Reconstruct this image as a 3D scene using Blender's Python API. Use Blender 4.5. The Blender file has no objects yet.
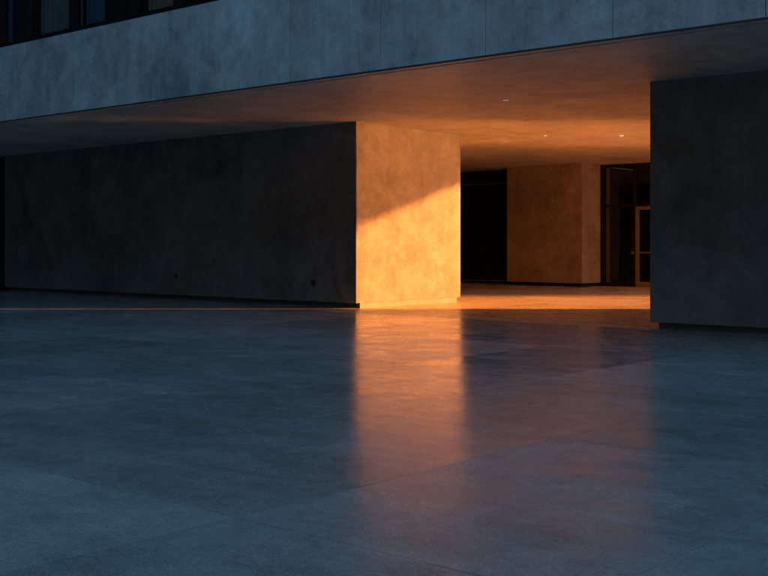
import bpy, bmesh, math, random
from mathutils import Vector, Matrix
random.seed(7)
S = bpy.context.scene
C = S.collection

# ------------------------------------------------------------------ geometry helpers
def box(bm, x0, x1, y0, y1, z0, z1):
    v = [bm.verts.new(p) for p in ((x0,y0,z0),(x1,y0,z0),(x1,y1,z0),(x0,y1,z0),
                                   (x0,y0,z1),(x1,y0,z1),(x1,y1,z1),(x0,y1,z1))]
    for f in ((3,2,1,0),(4,5,6,7),(0,1,5,4),(1,2,6,5),(2,3,7,6),(3,0,4,7)):
        bm.faces.new([v[i] for i in f])

def prism(bm, pts, z0, z1):                       # counter-clockwise outline
    lo = [bm.verts.new((x, y, z0)) for x, y in pts]
    hi = [bm.verts.new((x, y, z1)) for x, y in pts]
    bm.faces.new(list(reversed(lo))); bm.faces.new(hi)
    n = len(pts)
    for i in range(n):
        j = (i+1) % n
        bm.faces.new((lo[i], lo[j], hi[j], hi[i]))

def ring(bm, r0, r1, z0, z1, n=32):               # flat ring round the origin
    rows = []
    for r, z in ((r0, z0), (r1, z0), (r1, z1), (r0, z1)):
        rows.append([bm.verts.new((r*math.cos(2*math.pi*k/n), r*math.sin(2*math.pi*k/n), z)) for k in range(n)])
    for a in range(4):
        b = (a+1) % 4
        for k in range(n):
            m = (k+1) % n
            bm.faces.new((rows[a][k], rows[a][m], rows[b][m], rows[b][k]))

def disc(bm, r, z0, z1, n=32):
    a = [bm.verts.new((r*math.cos(2*math.pi*k/n), r*math.sin(2*math.pi*k/n), z0)) for k in range(n)]
    b = [bm.verts.new((r*math.cos(2*math.pi*k/n), r*math.sin(2*math.pi*k/n), z1)) for k in range(n)]
    bm.faces.new(list(reversed(a))); bm.faces.new(b)
    for k in range(n):
        m = (k+1) % n
        bm.faces.new((a[k], a[m], b[m], b[k]))

def rod(bm, p, q, r, n=12):
    p, q = Vector(p), Vector(q)
    d = (q-p).normalized()
    u = d.orthogonal().normalized(); w = d.cross(u)
    a = []; b = []
    for k in range(n):
        t = 2*math.pi*k/n
        o = u*math.cos(t)*r + w*math.sin(t)*r
        a.append(bm.verts.new(p+o)); b.append(bm.verts.new(q+o))
    bm.faces.new(list(reversed(a))); bm.faces.new(b)
    for k in range(n):
        m = (k+1) % n
        bm.faces.new((a[k], a[m], b[m], b[k]))

def obj(name, bm, mat, parent=None, bevel=0.0):
    """one mesh object; with a parent, the bmesh is in world coordinates and is moved to the parent's frame"""
    bmesh.ops.recalc_face_normals(bm, faces=bm.faces[:])
    if bevel:
        bmesh.ops.bevel(bm, geom=[e for e in bm.edges if e.is_manifold and e.calc_face_angle(0) > 0.5], offset=bevel,
                        segments=2, affect='EDGES', profile=0.5)
    if parent is not None:
        base = Vector((0,0,0)); p = parent
        while p is not None:
            base += Vector(p.location); p = p.parent
        bmesh.ops.translate(bm, verts=bm.verts[:], vec=-base)
    me = bpy.data.meshes.new(name); bm.to_mesh(me); bm.free()
    me.materials.append(mat)
    o = bpy.data.objects.new(name, me); C.objects.link(o)
    if parent is not None: o.parent = parent
    return o

def boxes(name, lst, mat, parent=None, bevel=0.0):
    bm = bmesh.new()
    for b in lst: box(bm, *b)
    return obj(name, bm, mat, parent, bevel)

def thing(name, loc, label, cat, group=None):
    o = bpy.data.objects.new(name, None); C.objects.link(o)
    o.location = loc; o.empty_display_size = 0.3
    o['label'] = label; o['category'] = cat
    if group: o['group'] = group
    return o

# ------------------------------------------------------------------ material helpers
class NT:
    def __init__(self, name):
        self.m = bpy.data.materials.new(name); self.m.use_nodes = True
        self.t = self.m.node_tree; self.t.nodes.clear()
        self.out = self.n('ShaderNodeOutputMaterial')
        self.b = self.n('ShaderNodeBsdfPrincipled')
        self.l(self.b.outputs[0], self.out.inputs[0])
        self.pos = self.n('ShaderNodeNewGeometry').outputs['Position']
    def n(self, kind, **kw):
        nd = self.t.nodes.new(kind)
        for k, v in kw.items(): setattr(nd, k, v)
        return nd
    def l(self, a, b): self.t.links.new(a, b)
    def setin(self, sock, v):
        if hasattr(v, 'is_output') or isinstance(v, bpy.types.NodeSocket): self.l(v, sock)
        else: sock.default_value = v
    def math(self, op, a, b=0.0, c=0.0, clamp=False):
        nd = self.n('ShaderNodeMath', operation=op, use_clamp=clamp)
        for i, v in enumerate((a, b, c)): self.setin(nd.inputs[i], v)
        return nd.outputs[0]
    def vec(self, op, a, b):
        nd = self.n('ShaderNodeVectorMath', operation=op)
        self.setin(nd.inputs[0], a); self.setin(nd.inputs[1], b)
        return nd.outputs[0]
    def noise(self, scale, detail=5.0, rough=0.55, stretch=None, off=(0,0,0), dist=0.0):
        p = self.pos
        if stretch: p = self.vec('MULTIPLY', p, stretch)
        if any(off): p = self.vec('ADD', p, off)
        nd = self.n('ShaderNodeTexNoise')
        self.l(p, nd.inputs['Vector'])
        nd.inputs['Scale'].default_value = scale; nd.inputs['Detail'].default_value = detail
        nd.inputs['Roughness'].default_value = rough; nd.inputs['Distortion'].default_value = dist
        return nd.outputs['Fac']
    def remap(self, v, a, b, c, d):
        nd = self.n('ShaderNodeMapRange')
        self.setin(nd.inputs['Value'], v)
        for k, x in zip(('From Min','From Max','To Min','To Max'), (a, b, c, d)): self.setin(nd.inputs[k], x)
        return nd.outputs[0]
    def xyz(self):
        nd = self.n('ShaderNodeSeparateXYZ'); self.l(self.pos, nd.inputs[0]); return nd.outputs
    def tint(self, col, f):                        # colour times a scalar
        nd = self.n('ShaderNodeMix', data_type='RGBA', blend_type='MULTIPLY')
        nd.inputs['Factor'].default_value = 1.0
        self.setin(nd.inputs[6], (*col, 1) if not isinstance(col, bpy.types.NodeSocket) else col)
        cb = self.n('ShaderNodeCombineXYZ')
        for i in range(3): self.l(f, cb.inputs[i])
        self.l(cb.outputs[0], nd.inputs[7])
        return nd.outputs[2]
    def mixc(self, f, a, b):
        nd = self.n('ShaderNodeMix', data_type='RGBA')
        self.setin(nd.inputs['Factor'], f)
        self.setin(nd.inputs[6], a if isinstance(a, bpy.types.NodeSocket) else (*a, 1))
        self.setin(nd.inputs[7], b if isinstance(b, bpy.types.NodeSocket) else (*b, 1))
        return nd.outputs[2]
    def bump(self, h, strength, dist=0.01):
        nd = self.n('ShaderNodeBump')
        nd.inputs['Strength'].default_value = strength; nd.inputs['Distance'].default_value = dist
        self.l(h, nd.inputs['Height']); self.l(nd.outputs[0], self.b.inputs['Normal'])
    def line(self, v, off, pitch, w):              # 1 on a joint of width w repeating every pitch
        f = self.math('FRACT', self.math('DIVIDE', self.math('SUBTRACT', v, off), pitch))
        d = self.math('MINIMUM', f, self.math('SUBTRACT', 1.0, f))
        return self.remap(self.math('MULTIPLY', d, pitch), w*0.35, w*0.65, 1.0, 0.0)

def concrete(name, base, warm, contrast=1.0, streak=0.0, joints=None, rough=0.75, off=(0,0,0), spec=0.3, objvar=0.0, jdark=0.35, stain=None):
    m = NT(name)
    big = m.noise(0.45, 5, 0.6, off=off)
    mid = m.noise(1.9, 8, 0.62, off=(3.1+off[0], 8.2, off[2]), dist=0.6)
    fine = m.noise(26, 6, 0.7)
    grain = m.noise(60, 4, 0.8)
    tone = m.math('ADD', m.math('MULTIPLY', m.remap(big, 0.3, 0.7, -1, 1), 0.14*contrast),
                  m.math('MULTIPLY', m.remap(mid, 0.3, 0.7, -1, 1), 0.17*contrast))
    tone = m.math('ADD', tone, m.math('MULTIPLY', m.remap(fine, 0.3, 0.7, -1, 1), 0.06*contrast))
    tone = m.math('ADD', tone, m.math('MULTIPLY', m.remap(grain, 0.35, 0.65, -1, 1), 0.12*contrast))
    if streak:
        st = m.noise(1.0, 5, 0.65, stretch=(3.6, 3.6, 0.7), off=(9, 2, 4))
        st2 = m.noise(1.0, 4, 0.6, stretch=(17, 17, 0.8), off=(1, 7, 2))
        tone = m.math('ADD', tone, m.math('MULTIPLY', m.remap(st, 0.3, 0.7, -1, 1), streak))
        tone = m.math('ADD', tone, m.math('MULTIPLY', m.remap(st2, 0.35, 0.65, -1, 1), streak*0.22))
    grit = m.noise(7.0, 13, 0.78, off=(off[0]+5, 2, 1), dist=0.3)
    tone = m.math('ADD', tone, m.math('MULTIPLY', m.remap(grit, 0.36, 0.64, -1, 1), 0.085*contrast))
    f = m.math('ADD', tone, 1.0)
    if objvar:
        oi = m.n('ShaderNodeObjectInfo')
        f = m.math('MULTIPLY', f, m.remap(oi.outputs['Random'], 0, 1, 1-objvar, 1+objvar))
    # bug holes
    vo = m.n('ShaderNodeTexVoronoi'); vo.inputs['Scale'].default_value = 9.0; m.l(m.pos, vo.inputs['Vector'])
    rnd = m.n('ShaderNodeSeparateColor'); m.l(vo.outputs['Color'], rnd.inputs[0])
    rad = m.remap(rnd.outputs[0], 0.6, 1.0, 0.0, 0.06)
    hole = m.math('LESS_THAN', vo.outputs['Distance'], rad)
    f = m.math('MULTIPLY', f, m.math('SUBTRACT', 1.0, m.math('MULTIPLY', hole, 0.45)))
    h = m.math('ADD', m.math('MULTIPLY', fine, 0.5), m.math('MULTIPLY', grain, 0.35))
    h = m.math('ADD', h, m.math('MULTIPLY', mid, 0.6))
    h = m.math('SUBTRACT', h, m.math('MULTIPLY', hole, 0.5))
    if joints:
        uo, up, zo, zp = joints
        x, y, z = m.xyz()
        u = m.math('ADD', x, y)
        j = m.math('MAXIMUM', m.line(u, uo, up, 0.012), m.line(z, zo, zp, 0.012))
        # each cladding panel its own tone
        iu = m.math('FLOOR', m.math('DIVIDE', m.math('SUBTRACT', u, uo), up))
        iz = m.math('FLOOR', m.math('DIVIDE', m.math('SUBTRACT', z, zo), zp))
        cb = m.n('ShaderNodeCombineXYZ'); m.l(iu, cb.inputs[0]); m.l(iz, cb.inputs[1])
        wn = m.n('ShaderNodeTexWhiteNoise', noise_dimensions='2D'); m.l(cb.outputs[0], wn.inputs['Vector'])
        f = m.math('MULTIPLY', f, m.remap(wn.outputs['Value'], 0, 1, 0.97, 1.03))
        f = m.math('MULTIPLY', f, m.math('SUBTRACT', 1.0, m.math('MULTIPLY', j, jdark)))
        h = m.math('SUBTRACT', h, m.math('MULTIPLY', j, 0.2))
    col = m.mixc(m.remap(big, 0.35, 0.65, 0, 1), base, warm)
    if stain:
        sn = m.noise(0.8, 9, 0.68, off=(2, 6, 3), dist=0.8)
        col = m.mixc(m.remap(sn, 0.46, 0.66, 0, 0.75), col, stain)
    m.l(m.tint(col, f), m.b.inputs['Base Color'])
    m.b.inputs['Roughness'].default_value = rough
    m.b.inputs['Specular IOR Level'].default_value = spec
    m.bump(h, 0.35, 0.012)
    return m.m

def plain(name, col, rough=0.5, metal=0.0, spec=0.5, var=0.12, scale=3.0):
    m = NT(name)
    f = m.remap(m.noise(scale, 6, 0.6), 0.3, 0.7, 1-var, 1+var)
    m.l(m.tint(col, f), m.b.inputs['Base Color'])
    m.l(m.remap(m.noise(9, 5, 0.6), 0.3, 0.7, rough*0.85, min(1, rough*1.15)), m.b.inputs['Roughness'])
    m.b.inputs['Metallic'].default_value = metal
    m.b.inputs['Specular IOR Level'].default_value = spec
    return m.m

def glass(name):
    m = NT(name)
    m.t.nodes.remove(m.b)
    tr = m.n('ShaderNodeBsdfTransparent'); tr.inputs[0].default_value = (0.8, 0.84, 0.85, 1)
    gl = m.n('ShaderNodeBsdfGlossy'); gl.inputs['Roughness'].default_value = 0.03
    gl.inputs['Color'].default_value = (0.9, 0.95, 1, 1)
    fr = m.n('ShaderNodeFresnel'); fr.inputs[0].default_value = 1.45
    mx = m.n('ShaderNodeMixShader')
    bf = m.n('ShaderNodeNewGeometry').outputs['Backfacing']
    fac = m.math('ADD', m.math('MULTIPLY', fr.outputs[0], m.math('SUBTRACT', 1.0, bf)), m.math('MULTIPLY', bf, 0.04))
    m.l(fac, mx.inputs[0]); m.l(tr.outputs[0], mx.inputs[1]); m.l(gl.outputs[0], mx.inputs[2])
    m.l(mx.outputs[0], m.out.inputs[0])
    return m.m

def floor_mat():
    m = NT('polished_concrete')
    x, y, z = m.xyz()
    X0, XP, Y0, YP = -4.02, 1.90, 3.56, 2.87
    ix = m.math('FLOOR', m.math('DIVIDE', m.math('SUBTRACT', x, X0), XP))
    iy = m.math('FLOOR', m.math('DIVIDE', m.math('SUBTRACT', y, Y0), YP))
    cb = m.n('ShaderNodeCombineXYZ'); m.l(ix, cb.inputs[0]); m.l(iy, cb.inputs[1])
    wn = m.n('ShaderNodeTexWhiteNoise', noise_dimensions='2D'); m.l(cb.outputs[0], wn.inputs['Vector'])
    slab = wn.outputs['Value']
    # the single paler slab, and the duller strip of slabs near the camera
    pale = m.math('MULTIPLY', m.math('LESS_THAN', x, X0), m.math('LESS_THAN', y, Y0))
    j = m.math('MAXIMUM', m.line(x, X0, XP, 0.008), m.line(y, Y0, YP, 0.013))
    big = m.noise(0.33, 6, 0.62, dist=0.8)
    mid = m.noise(1.5, 8, 0.66, off=(4, 1, 0), dist=1.2)
    smear = m.noise(1.0, 7, 0.62, stretch=(0.55, 2.3, 1), off=(7, 3, 0), dist=1.0)
    smear2 = m.noise(1.0, 7, 0.66, stretch=(0.8, 2.6, 1), off=(2, 5, 0), dist=0.35)
    fine = m.noise(30, 7, 0.75)
    grain = m.noise(75, 4, 0.8)
    t = m.math('MULTIPLY', m.remap(big, 0.3, 0.7, -1, 1), 0.13)
    t = m.math('ADD', t, m.math('MULTIPLY', m.remap(mid, 0.3, 0.7, -1, 1), 0.07))
    t = m.math('ADD', t, m.math('MULTIPLY', m.remap(smear, 0.32, 0.68, -1, 1), 0.15))
    t = m.math('ADD', t, m.math('MULTIPLY', m.remap(fine, 0.3, 0.7, -1, 1), 0.20))
    t = m.math('ADD', t, m.math('MULTIPLY', m.remap(grain, 0.36, 0.64, -1, 1), 0.34))
    t = m.math('ADD', t, m.remap(slab, 0, 1, -0.11, 0.11))
    t = m.math('ADD', t, m.math('MULTIPLY', pale, 0.22))
    grit = m.noise(9.0, 14, 0.82, off=(1, 9, 0), dist=0.4)
    wear = m.noise(1.9, 12, 0.72, off=(11, 4, 0), dist=0.8)
    t = m.math('ADD', t, m.math('MULTIPLY', m.remap(grit, 0.36, 0.64, -1, 1), 0.16))
    f = m.math('ADD', t, 1.0)
    f = m.math('MULTIPLY', f, m.math('SUBTRACT', 1.0, m.math('MULTIPLY', j, 0.3)))
    # scattered dark specks and aggregate chips
    vo = m.n('ShaderNodeTexVoronoi'); vo.inputs['Scale'].default_value = 2.6; m.l(m.pos, vo.inputs['Vector'])
    rc = m.n('ShaderNodeSeparateColor'); m.l(vo.outputs['Color'], rc.inputs[0])
    chip = m.math('LESS_THAN', vo.outputs['Distance'], m.remap(rc.outputs[0], 0.72, 1.0, 0.0, 0.06))
    f = m.math('MULTIPLY', f, m.math('SUBTRACT', 1.0, m.math('MULTIPLY', chip, 0.6)))
    col = m.mixc(m.remap(mid, 0.35, 0.65, 0, 1), FLOOR_A, FLOOR_B)
    
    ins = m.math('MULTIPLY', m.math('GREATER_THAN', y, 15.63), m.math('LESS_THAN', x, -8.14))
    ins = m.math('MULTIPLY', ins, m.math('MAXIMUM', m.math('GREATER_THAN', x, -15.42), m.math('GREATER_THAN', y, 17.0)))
    col = m.mixc(ins, col, (0.48, 0.42, 0.32))  # passage zone paler and warmer: sunlit brightness put into the floor colour
    m.l(m.tint(col, m.math('MAXIMUM', f, 0.15)), m.b.inputs['Base Color'])
    # worn, waxed and dull patches
    r = m.math('ADD', FLOOR_ROUGH, m.remap(smear2, 0.25, 0.75, -0.035, 0.06))
    r = m.math('ADD', r, m.remap(wear, 0.36, 0.64, 0.045, -0.03))
    r = m.math('ADD', r, m.remap(grit, 0.35, 0.65, -0.03, 0.03))
    r = m.math('ADD', r, m.remap(slab, 0, 1, -0.035, 0.035))
    r = m.math('ADD', r, m.math('MULTIPLY', m.math('GREATER_THAN', x, X0), 0.03))
    r = m.math('ADD', r, m.math('MULTIPLY', j, 0.2))
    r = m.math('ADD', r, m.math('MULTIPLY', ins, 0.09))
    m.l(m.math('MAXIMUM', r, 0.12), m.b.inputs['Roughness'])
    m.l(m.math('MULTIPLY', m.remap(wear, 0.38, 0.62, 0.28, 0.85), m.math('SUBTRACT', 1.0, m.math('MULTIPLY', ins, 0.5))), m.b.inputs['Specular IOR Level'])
    h = m.math('ADD', m.math('MULTIPLY', fine, 0.16), m.math('MULTIPLY', grit, 0.20))
    h = m.math('ADD', h, m.math('MULTIPLY', smear2, 0.10))
    h = m.math('ADD', h, m.math('MULTIPLY', mid, 0.12))
    h = m.math('SUBTRACT', h, m.math('MULTIPLY', j, 0.3))
    h = m.math('SUBTRACT', h, m.math('MULTIPLY', chip, 0.2))
    m.bump(h, 0.35, 0.008)
    return m.m

# ------------------------------------------------------------------ constants
H_CAM, H_SOF = 1.30, 3.794
YAW = math.radians(40.9)
FLOOR_A, FLOOR_B, FLOOR_ROUGH = (0.33, 0.33, 0.33), (0.40, 0.395, 0.39), 0.18
GREY, WARM = (0.135, 0.135, 0.135), (0.168, 0.160, 0.150)
Y_FAS = 12.10                                     # face of the fascia
Z_FB, Z_FT = H_SOF+0.020, 5.315                   # bottom and top of the fascia
Z_ROOF = 9.6
XL, XR = -33.9, 50.0                              # ends of the long facade
Y_COURT, X_COURT = 23.93, -11.2                   # inner corner of the open court behind
Y_BACK = 30.9

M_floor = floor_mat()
M_panel = concrete('precast_concrete', (0.45, 0.45, 0.455), (0.50, 0.50, 0.50), 1.25, streak=0.15, objvar=0.07, stain=(0.31, 0.315, 0.31), jdark=0.2)
M_wall = concrete('board_marked_concrete', GREY, WARM, 1.2, streak=0.06, joints=(16.74-15.25, 1.06, 0.05, 0.90), jdark=0.13, stain=(0.108, 0.090, 0.074))
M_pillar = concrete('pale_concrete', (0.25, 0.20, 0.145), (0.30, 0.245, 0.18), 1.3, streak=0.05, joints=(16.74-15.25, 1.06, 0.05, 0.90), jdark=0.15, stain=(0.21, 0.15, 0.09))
M_soffit = concrete('soffit_concrete', (0.55, 0.52, 0.44), (0.61, 0.57, 0.48), 1.25, joints=None, rough=0.5, spec=0.5)
M_plinth = plain('plinth_concrete', (0.075, 0.072, 0.068), 0.6)
M_black = plain('black_metal', (0.010, 0.010, 0.010), 0.8, spec=0.1)
M_frame = plain('bronze_frame', (0.010, 0.0095, 0.009), 0.75, spec=0.12)
M_brass = plain('brass_frame', (0.24, 0.16, 0.09), 0.45, 0.4)
M_trim = plain('pale_aluminium', (0.90, 0.89, 0.88), 0.2, 1.0)
M_lens = plain('frosted_lens', (0.7, 0.69, 0.67), 0.25)
for n in M_lens.node_tree.nodes:
    if n.type == 'BSDF_PRINCIPLED':
        n.inputs['Emission Color'].default_value = (1.0, 0.72, 0.5, 1); n.inputs['Emission Strength'].default_value = 0.05
M_lens_bright = M_lens.copy(); M_lens_bright.name = 'lit_lens'
for n in M_lens_bright.node_tree.nodes:
    if n.type == 'BSDF_PRINCIPLED': n.inputs['Emission Strength'].default_value = 0.5
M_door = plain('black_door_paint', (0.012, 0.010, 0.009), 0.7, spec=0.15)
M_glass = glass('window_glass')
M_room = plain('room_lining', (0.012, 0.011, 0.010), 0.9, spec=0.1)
M_curt_grey = plain('grey_curtain', (0.22, 0.20, 0.185), 0.9)
M_curt_brown = plain('brown_curtain', (0.42, 0.25, 0.17), 0.9)
M_curt_blue = plain('blue_blind', (0.045, 0.12, 0.17), 0.8)
OPP_H = 16.5
M_opp = plain('dark_cladding', (0.05, 0.05, 0.05), 0.7)
M_hole = plain('black_plastic', (0.004, 0.004, 0.004), 0.6)

# ------------------------------------------------------------------ the ground
bm = bmesh.new()
v = [bm.verts.new(p) for p in ((-900,-900,0),(900,-900,0),(900,900,0),(-900,900,0))]
bm.faces.new(v)
g = obj('ground', bm, M_floor); g['kind'] = 'structure'

# ------------------------------------------------------------------ dark wall with the sunlit end
XA, YA, YC = -15.25, 16.74, 20.25
t = thing('concrete_wall', (XA-6.6, YA+1.7, 0), 'long dark concrete wall under the overhang whose end face glows orange in the sun', 'wall')
bm = bmesh.new()
prism(bm, [(-28.6, YA), (XA, YA), (XA, YC), (-25.0, YC), (-25.0, Y_BACK+0.6), (-28.6, Y_BACK+0.6)], 0.108, H_SOF)  # unseen rear return added to keep stray sky light out of the passage
obj('cladding', bm, M_wall, t, 0.006)
bm = bmesh.new()
prism(bm, [(-28.59, YA+0.14), (XA-0.018, YA+0.14), (XA-0.018, YC-0.11), (-25.12, YC-0.11), (-25.12, Y_BACK+0.5), (-28.59, Y_BACK+0.5)], 0.0, 0.108)
obj('plinth', bm, M_plinth, t)

# ------------------------------------------------------------------ right-hand wall
XB, YB, YB2 = -8.14, 15.63, 22.78
t = thing('concrete_wall', (XB+10, YB+2.9, 0), 'blue-grey shaded concrete wall block at the right edge of the picture', 'wall')
boxes('cladding', [(XB, XR, YB, YB2, 0.108, H_SOF)], M_wall, t, 0.006)
boxes('plinth', [(XB+0.09, XR-0.1, YB+0.12, YB2-0.1, 0.0, 0.108)], M_plinth, t)

# ------------------------------------------------------------------ pillar at the back of the passage
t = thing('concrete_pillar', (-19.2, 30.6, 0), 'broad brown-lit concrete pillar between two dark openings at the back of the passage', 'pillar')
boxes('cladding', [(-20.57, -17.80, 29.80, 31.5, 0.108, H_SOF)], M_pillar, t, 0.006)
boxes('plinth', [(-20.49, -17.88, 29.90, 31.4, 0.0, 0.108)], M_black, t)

# ------------------------------------------------------------------ soffit
t = thing('soffit', (-16, 18, H_SOF), 'wide smooth concrete ceiling of the overhang with an orange glow in the passage', 'ceiling')
bm = bmesh.new()
prism(bm, [(XL, Y_FAS+0.23), (XR, Y_FAS+0.23), (XR, Y_COURT), (X_COURT, Y_COURT), (X_COURT, Y_BACK+1.2), (XL, Y_BACK+1.2)], H_SOF, H_SOF+0.28)
obj('slab', bm, M_soffit, t)
boxes('edge_strip', [(XL, XR, Y_FAS+0.024, Y_FAS+0.15, H_SOF-0.004, H_SOF+0.016)], M_soffit, t, 0.003)

# ------------------------------------------------------------------ upper storey
t = thing('upper_storey', (-9, 18, H_SOF+0.3), 'overhanging upper storey with a band of weathered blue-grey concrete panels below dark windows', 'building')
seams = [-20.2-1.95*k for k in range(11, 0, -1)] + [-20.2, -18.22, -16.27, -14.32, -12.41, -10.55, -8.70, -6.8]
while seams[-1] < XR-2: seams.append(seams[-1]+1.9)
for a, b in zip(seams[:-1], seams[1:]):
    boxes('cladding_panel', [(a+0.005, b-0.005, Y_FAS, Y_FAS+0.09, Z_FB, Z_FT)], M_panel, t, 0.004)
M_drip = plain('dark_bronze_trim', (0.045, 0.038, 0.033), 0.6)
boxes('drip_edge', [(XL, XR, Y_FAS+0.004, Y_FAS+0.020, H_SOF-0.003, Z_FB-0.002), (XL, XR, Y_FAS+0.021, Y_FAS+0.225, H_SOF+0.05, H_SOF+0.07)], M_drip, t)
boxes('backing_wall', [(XL, XR, Y_FAS+0.095, Y_FAS+0.30, H_SOF+0.285, Z_FT-0.01)], M_black, t)
boxes('coping', [(XL, XR, Y_FAS+0.006, Y_FAS+0.32, Z_FT+0.002, Z_FT+0.030)], M_frame, t)
# roof and the walls that close the storey
bm = bmesh.new()
prism(bm, [(XL, Y_FAS+0.05), (XR, Y_FAS+0.05), (XR, Y_COURT), (X_COURT, Y_COURT), (X_COURT, Y_BACK+1.2), (XL, Y_BACK+1.2)], Z_ROOF-0.35, Z_ROOF)
obj('roof', bm, M_panel, t)
boxes('rear_wall', [(X_COURT+0.05, XR, Y_COURT-0.25, Y_COURT-0.01, H_SOF+0.285, Z_ROOF-0.36),
                    (X_COURT-0.25, X_COURT-0.01, Y_COURT-0.25, Y_BACK+1.1, H_SOF+0.285, Z_ROOF-0.36),
                    (XL, XL+0.25, Y_FAS+0.35, Y_BACK, H_SOF+0.285, Z_ROOF-0.36),
                    (XR-0.25, XR, Y_FAS+0.35, Y_COURT-0.3, H_SOF+0.285, Z_ROOF-0.36),
                    (XL+0.3, X_COURT-0.3, Y_BACK+0.8, Y_BACK+1.1, H_SOF+0.285, Z_ROOF-0.36)], M_panel, t)
boxes('room_floor', [(XL+0.3, XR-0.3, Y_FAS+0.35, Y_FAS+4.0, Z_FT-0.25, Z_FT-0.22)], M_room, t)
boxes('room_wall', [(XL+0.3, XR-0.3, Y_FAS+4.0, Y_FAS+4.1, Z_FT-0.25, Z_ROOF-0.36)], M_room, t)
boxes('sun_blocker_mass', [(XL, XR, Y_FAS+2.0, Y_COURT, Z_ROOF, 44.0)], M_panel, t)  # unseen mass added above the roof to keep the low sun off the plaza
# windows: (left, right, what hangs behind the pane)
YG, ZW1 = Y_FAS+0.10, Z_ROOF-0.36
wins = [(-25.0,-23.0,None),(-23.0,-21.02,'blue'),(-21.02,-20.02,'dark'),(-20.02,-18.45,'grey'),(-18.45,-16.52,'blueleft'),
        (-16.52,-15.30,'brown'),(-15.30,-14.10,'dim'),(-14.10,-12.2,None),(-12.2,-10.3,'grey')]
x = -10.3
while x < XR-2:
    wins.append((x, x+1.9, random.choice([None,'grey','dim']))); x += 1.9
x = -25.0
while x > XL+2:
    wins.insert(0, (x-1.95, x, random.choice([None,'grey','blue']))); x -= 1.95
for a, b, kind in wins:
    w = bpy.data.objects.new('window', None); C.objects.link(w); w.parent = t
    w.location = Vector(((a+b)/2, YG, Z_FT)) - Vector(t.location)
    boxes('frame', [(a+0.001, a+0.085, YG, YG+0.15, Z_FT+0.032, ZW1), (b-0.085, b-0.001, YG, YG+0.15, Z_FT+0.032, ZW1),
                    (a+0.085, b-0.085, YG, YG+0.15, Z_FT+0.032, Z_FT+0.115), (a+0.085, b-0.085, YG, YG+0.15, ZW1-0.08, ZW1)], M_frame, w)
    boxes('pane', [(a+0.086, b-0.086, YG+0.07, YG+0.082, Z_FT+0.116, ZW1-0.081)], M_glass, w)
    def drape(x0, x1, mat):
        bm = bmesh.new(); n = max(6, int((x1-x0)/0.035)); zs = (Z_FT+0.06, ZW1-0.1)
        rows = [[bm.verts.new((x0+(x1-x0)*k/n, YG+0.30+0.022*math.sin(k*1.35)+0.012*math.sin(k*0.53), zz)) for k in range(n+1)] for zz in zs]
        back = [[bm.verts.new((q.co.x, q.co.y+0.006, q.co.z)) for q in r] for r in rows]
        for k in range(n):
            bm.faces.new((rows[0][k], rows[0][k+1], rows[1][k+1], rows[1][k]))
            bm.faces.new((back[0][k+1], back[0][k], back[1][k], back[1][k+1]))
        obj('curtain', bm, mat, w)
    if kind == 'grey': drape(a+0.05, b-0.05, M_curt_grey)
    elif kind == 'brown': drape(a+0.05, b-0.28, M_curt_brown)
    elif kind == 'dim': drape(a+0.2, b-0.05, M_curt_brown)
    elif kind == 'blue': drape(a+0.05, b-0.05, M_curt_blue)
    elif kind == 'blueleft': drape(a+0.05, a+0.62, M_curt_blue)
    elif kind == 'dark': drape(a+0.2, b-0.2, M_room)

# ------------------------------------------------------------------ small openings low on the dark wall
def vent(x, z, w, label):
    o = thing('wall_vent', (x, YA, z), label, 'vent')
    boxes('frame', [(x-w/2, x+w/2, YA-0.006, YA-0.001, z+w/2-0.012, z+w/2), (x-w/2, x+w/2, YA-0.006, YA-0.001, z-w/2, z-w/2+0.012),
                    (x-w/2, x-w/2+0.012, YA-0.006, YA-0.001, z-w/2+0.012, z+w/2-0.012), (x+w/2-0.012, x+w/2, YA-0.006, YA-0.001, z-w/2+0.012, z+w/2-0.012)], M_hole, o)
    n = 5; s = (w-0.024)/n
    boxes('louvre', [(x-w/2+0.0125, x+w/2-0.0125, YA-0.004, YA-0.001, z-w/2+0.012+k*s+0.001, z-w/2+0.012+(k+0.8)*s) for k in range(n)], M_hole, o)
vent(-16.46, 0.49, 0.125, 'small square black vent low on the dark wall near its sunlit corner')
vent(-21.0, 0.56, 0.10, 'fainter small black vent low in the darkest middle of the long wall')

# ------------------------------------------------------------------ recessed downlights
def downlight(x, y, r, label):
    o = thing('downlight', (x, y, H_SOF), label, 'ceiling light', 'recessed downlights in the soffit')
    bm = bmesh.new(); ring(bm, r*0.72, r, -0.022, -0.001)
    bmesh.ops.translate(bm, verts=bm.verts[:], vec=(x, y, H_SOF)); obj('trim_ring', bm, M_trim, o)
    lens = M_lens if r > 0.08 else M_lens_bright
    bm = bmesh.new(); disc(bm, r*0.715, -0.019, -0.001)
    bmesh.ops.translate(bm, verts=bm.verts[:], vec=(x, y, H_SOF)); obj('lens', bm, lens, o)
def on_ceiling(px, py):
    d = (H_SOF-H_CAM)*1117/(244.5-py); k = (px-384)/1117
    return d*(-math.sin(YAW)+k*math.cos(YAW)), d*(math.cos(YAW)+k*math.sin(YAW))
downlight(*on_ceiling(506, 99), 0.085, 'round recessed downlight in the dim soffit nearest the outer edge')
downlight(*on_ceiling(545.5, 134.7), 0.055, 'tiny recessed downlight in the glowing soffit, the left of the far two')
downlight(*on_ceiling(621.5, 135), 0.055, 'tiny recessed downlight in the glowing soffit close to the right wall')

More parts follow.
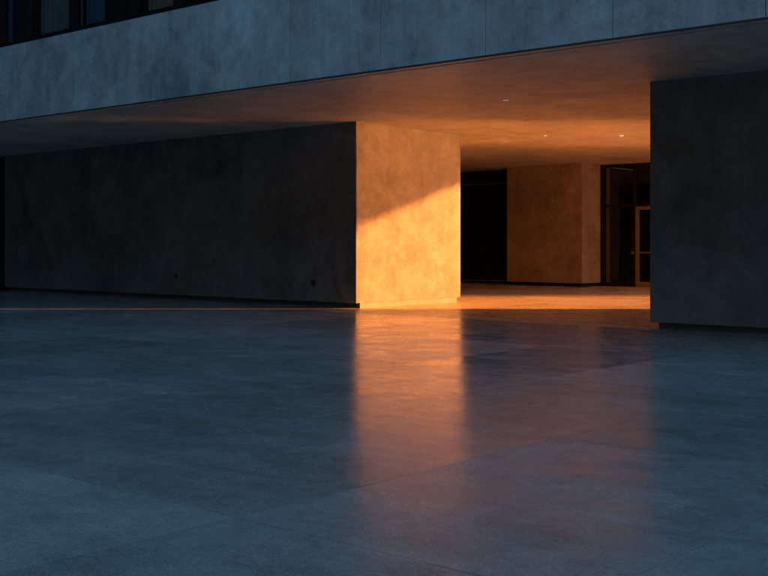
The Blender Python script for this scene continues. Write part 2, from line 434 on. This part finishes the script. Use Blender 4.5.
# ------------------------------------------------------------------ dark door left of the pillar
x0, x1 = -25.0, -20.57
t = thing('double_door', ((x0+x1)/2, Y_BACK, 0), 'near-black tall door wall in the dark opening left of the pillar', 'door')
boxes('frame', [(x0+0.01, x0+0.12, Y_BACK, Y_BACK+0.2, 0, H_SOF-0.004), (x1-0.10, x1-0.004, Y_BACK, Y_BACK+0.2, 0, H_SOF-0.004),
                (x0+0.12, x1-0.10, Y_BACK, Y_BACK+0.2, 3.36, 3.46), (x0+0.12, x1-0.10, Y_BACK, Y_BACK+0.2, 0, 0.07)], M_black, t)
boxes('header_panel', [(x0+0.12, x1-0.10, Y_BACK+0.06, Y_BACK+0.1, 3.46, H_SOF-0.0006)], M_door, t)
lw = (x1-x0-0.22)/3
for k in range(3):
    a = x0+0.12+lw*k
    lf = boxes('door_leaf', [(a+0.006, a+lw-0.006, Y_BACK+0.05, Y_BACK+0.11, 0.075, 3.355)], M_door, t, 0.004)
    hx = a+lw-0.62 if k == 2 else a+lw-0.12
    bm = bmesh.new(); rod(bm, (hx, Y_BACK-0.03, 0.98), (hx, Y_BACK-0.03, 1.60), 0.022)
    rod(bm, (hx, Y_BACK-0.03, 1.06), (hx, Y_BACK+0.049, 1.06), 0.012); rod(bm, (hx, Y_BACK-0.03, 1.52), (hx, Y_BACK+0.049, 1.52), 0.012)
    bmesh.ops.translate(bm, verts=bm.verts[:], vec=(0,0,0))
    hb = obj('handle', bm, M_black, None); hb.parent = lf; hb.location = -Vector(t.location)

# ------------------------------------------------------------------ glazed entrance right of the pillar
x0, x1 = -17.80, -12.2
t = thing('glazed_entrance', ((x0+x1)/2, Y_BACK, 0), 'dark glazed entrance screen holding a brass door, right of the pillar', 'entrance')
ZT = 2.46
mul = [x0+0.004, -16.66, -15.50, -14.35, -13.2, x1-0.10]
for k, mx in enumerate(mul):
    wd = 0.14 if k == 0 else 0.09
    boxes('mullion', [(mx, mx+wd, Y_BACK, Y_BACK+0.12, 0, H_SOF-0.004)], M_frame, t)
rails = []
for k in range(5):
    a = mul[k]+(0.14 if k == 0 else 0.09); b = mul[k+1]
    rails += [(a+0.001, b-0.001, Y_BACK+0.005, Y_BACK+0.115, ZT, ZT+0.08), (a+0.001, b-0.001, Y_BACK+0.005, Y_BACK+0.115, H_SOF-0.10, H_SOF-0.005)]
    boxes('pane', [(a+0.001, b-0.001, Y_BACK+0.05, Y_BACK+0.062, ZT+0.081, H_SOF-0.101)], M_glass, t)
    if k != 1:
        boxes('pane', [(a+0.001, b-0.001, Y_BACK+0.05, Y_BACK+0.062, 0.102, ZT-0.001)], M_glass, t)
        boxes('threshold', [(a+0.001, b-0.001, Y_BACK-0.02, Y_BACK+0.115, 0, 0.10)], M_frame, t)
boxes('transom', rails, M_frame, t)
a, b = -16.568, -15.502
dr = boxes('door', [(a, a+0.11, Y_BACK-0.015, Y_BACK+0.055, 0.012, ZT-0.003), (b-0.11, b, Y_BACK-0.015, Y_BACK+0.055, 0.012, ZT-0.003),
                    (a+0.11, b-0.11, Y_BACK-0.015, Y_BACK+0.055, ZT-0.10, ZT-0.003), (a+0.11, b-0.11, Y_BACK-0.015, Y_BACK+0.055, 0.012, 0.16)], M_brass, t)
dr['label'] = 'brass-framed glass door leaf'
def sub(name, bm_fill, mat):
    bm = bmesh.new(); bm_fill(bm)
    o = obj(name, bm, mat, None); o.parent = dr; o.location = -Vector(t.location); return o
sub('pane', lambda q: box(q, a+0.111, b-0.111, Y_BACK+0.01, Y_BACK+0.022, 0.161, ZT-0.101), M_glass)
sub('push_bar', lambda q: box(q, a+0.111, b-0.111, Y_BACK-0.03, Y_BACK+0.004, 1.03, 1.075), M_brass)
def knob(q):
    rod(q, (-16.63, Y_BACK-0.005, 1.05), (-16.63, Y_BACK-0.07, 1.05), 0.018); rod(q, (-16.63, Y_BACK-0.07, 1.05), (-16.63, Y_BACK-0.10, 1.05), 0.045)
sub('handle', knob, M_brass)
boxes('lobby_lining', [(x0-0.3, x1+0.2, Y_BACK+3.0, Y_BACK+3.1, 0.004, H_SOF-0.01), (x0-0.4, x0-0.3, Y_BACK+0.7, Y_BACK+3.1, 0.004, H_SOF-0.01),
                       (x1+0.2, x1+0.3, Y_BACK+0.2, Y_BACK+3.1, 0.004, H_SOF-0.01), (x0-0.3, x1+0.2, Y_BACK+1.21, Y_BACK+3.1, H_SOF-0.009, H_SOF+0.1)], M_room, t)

# ------------------------------------------------------------------ unseen wall and slats added to limit the sunlight in the passage
t = thing('rear_wall', (-10.3, Y_BACK+0.2, 0), 'tall unseen concrete wall beside the glazed entrance, added to shade the back of the passage', 'wall')
boxes('cladding', [(-12.19, -10.4, Y_BACK, Y_BACK+0.4, 0.0, Z_ROOF)], M_panel, t)
t = thing('sun_blocker_slats', (-8.7, Y_BACK+0.1, 0), 'tall dark unseen slats added beyond the court wall to thin out the sunlight', 'screen')
fx, gap = -10.3, 0.03  # added slats, gaps widening outward to soften the sunlit edge on the floor
while fx < -6.9:
    boxes('slat', [(fx, fx+0.12, Y_BACK+0.02, Y_BACK+0.14, 0.0, 9.0)], M_black, t)
    fx += 0.12+gap; gap *= 1.22

# ------------------------------------------------------------------ dark screen at the far left end of the long wall
t = thing('dark_screen', (-31, 16.87, 0), 'black door screen at the far left end of the long dark wall', 'door')
boxes('frame', [(-28.75, -28.605, 16.80, 16.95, 0, H_SOF-0.004), (-33.0, -32.85, 16.80, 16.95, 0, H_SOF-0.004), (-32.85, -28.75, 16.80, 16.95, H_SOF-0.14, H_SOF-0.004)], M_black, t)
boxes('panel', [(-32.85, -28.75, 16.86, 16.91, 0.0, H_SOF-0.14)], M_door, t)
t = thing('end_wall', (-38.5, 17.1, 0), 'dark concrete wall continuing beyond the black screen at far left', 'wall')
boxes('cladding', [(XL, -33.0, 16.80, 17.4, 0.0, H_SOF)], M_wall, t)

# ------------------------------------------------------------------ unseen building and left wing, added to block low sky light
t = thing('sky_blocker_building', (-12, -22, 0), 'plain dark unseen building added across the plaza to block the low sky', 'building')
boxes('wall', [(-46, 30, -24, -16, 0.0, OPP_H), (-46, -34, -15.9, 20.0, 0.0, 22.0)], M_opp, t)
for k in range(4, 22):
    for z0 in (1.0, 4.6, 8.2, 11.8, 15.4, 19.0):
        if z0+2.4 < OPP_H: boxes('window', [(-58+4*k, -55.4+4*k, -16.0+0.002, -15.96, z0, z0+2.4)], M_frame, t)

# ------------------------------------------------------------------ light
EL = math.radians(11.35)
sx, sy = math.cos(YAW), math.sin(YAW)             # the sun stands square to the right of the view
sun = bpy.data.lights.new('sun', 'SUN'); so = bpy.data.objects.new('sun', sun); C.objects.link(so)
sun.energy = 5.0; sun.angle = math.radians(2.0); sun.color = (1.0, 0.29, 0.055)
d = Vector((-sx*math.cos(EL), -sy*math.cos(EL), -math.sin(EL)))
so.rotation_euler = d.to_track_quat('-Z', 'Y').to_euler(); so.location = (10, 20, 30)

W = bpy.data.worlds.new('World'); S.world = W; W.use_nodes = True
nt = W.node_tree; nt.nodes.clear()
wo = nt.nodes.new('ShaderNodeOutputWorld'); bg = nt.nodes.new('ShaderNodeBackground')
sky = nt.nodes.new('ShaderNodeTexSky'); sky.sky_type = 'NISHITA'; sky.sun_disc = False
sky.sun_elevation = EL; sky.sun_rotation = math.atan2(sx, sy)
sky.ozone_density = 4.0; sky.air_density = 1.0; sky.dust_density = 0.0
tint = nt.nodes.new('ShaderNodeMix'); tint.data_type = 'RGBA'; tint.blend_type = 'MULTIPLY'
tint.inputs['Factor'].default_value = 1.0; tint.inputs[7].default_value = (0.80, 1.0, 0.84, 1)   # dusk: the camera's white balance leaves the sky bluer
nt.links.new(sky.outputs[0], tint.inputs[6]); nt.links.new(tint.outputs[2], bg.inputs[0]); nt.links.new(bg.outputs[0], wo.inputs[0])
bg.inputs[1].default_value = 0.049

# ------------------------------------------------------------------ camera
cam = bpy.data.cameras.new('camera'); co = bpy.data.objects.new('camera', cam); C.objects.link(co)
co.location = (0, 0, H_CAM); co.rotation_euler = (math.radians(90), 0, YAW)
cam.sensor_width = 36; cam.lens = 36*1117/768
cam.shift_y = -(288-244.5)/768
cam.clip_start = 0.05; cam.clip_end = 3000
S.camera = co

S.view_settings.view_transform = 'Standard'; S.view_settings.look = 'None'
S.view_settings.gamma = 1.0; S.view_settings.use_curve_mapping = False
S.view_settings.exposure = 2.55
S.render.engine = 'CYCLES'
S.cycles.use_denoising = True
S.cycles.max_bounces = 12; S.cycles.diffuse_bounces = 5; S.cycles.glossy_bounces = 4; S.cycles.transparent_max_bounces = 8
S.cycles.sample_clamp_indirect = 10; S.cycles.blur_glossy = 0.0; S.cycles.caustics_reflective = True
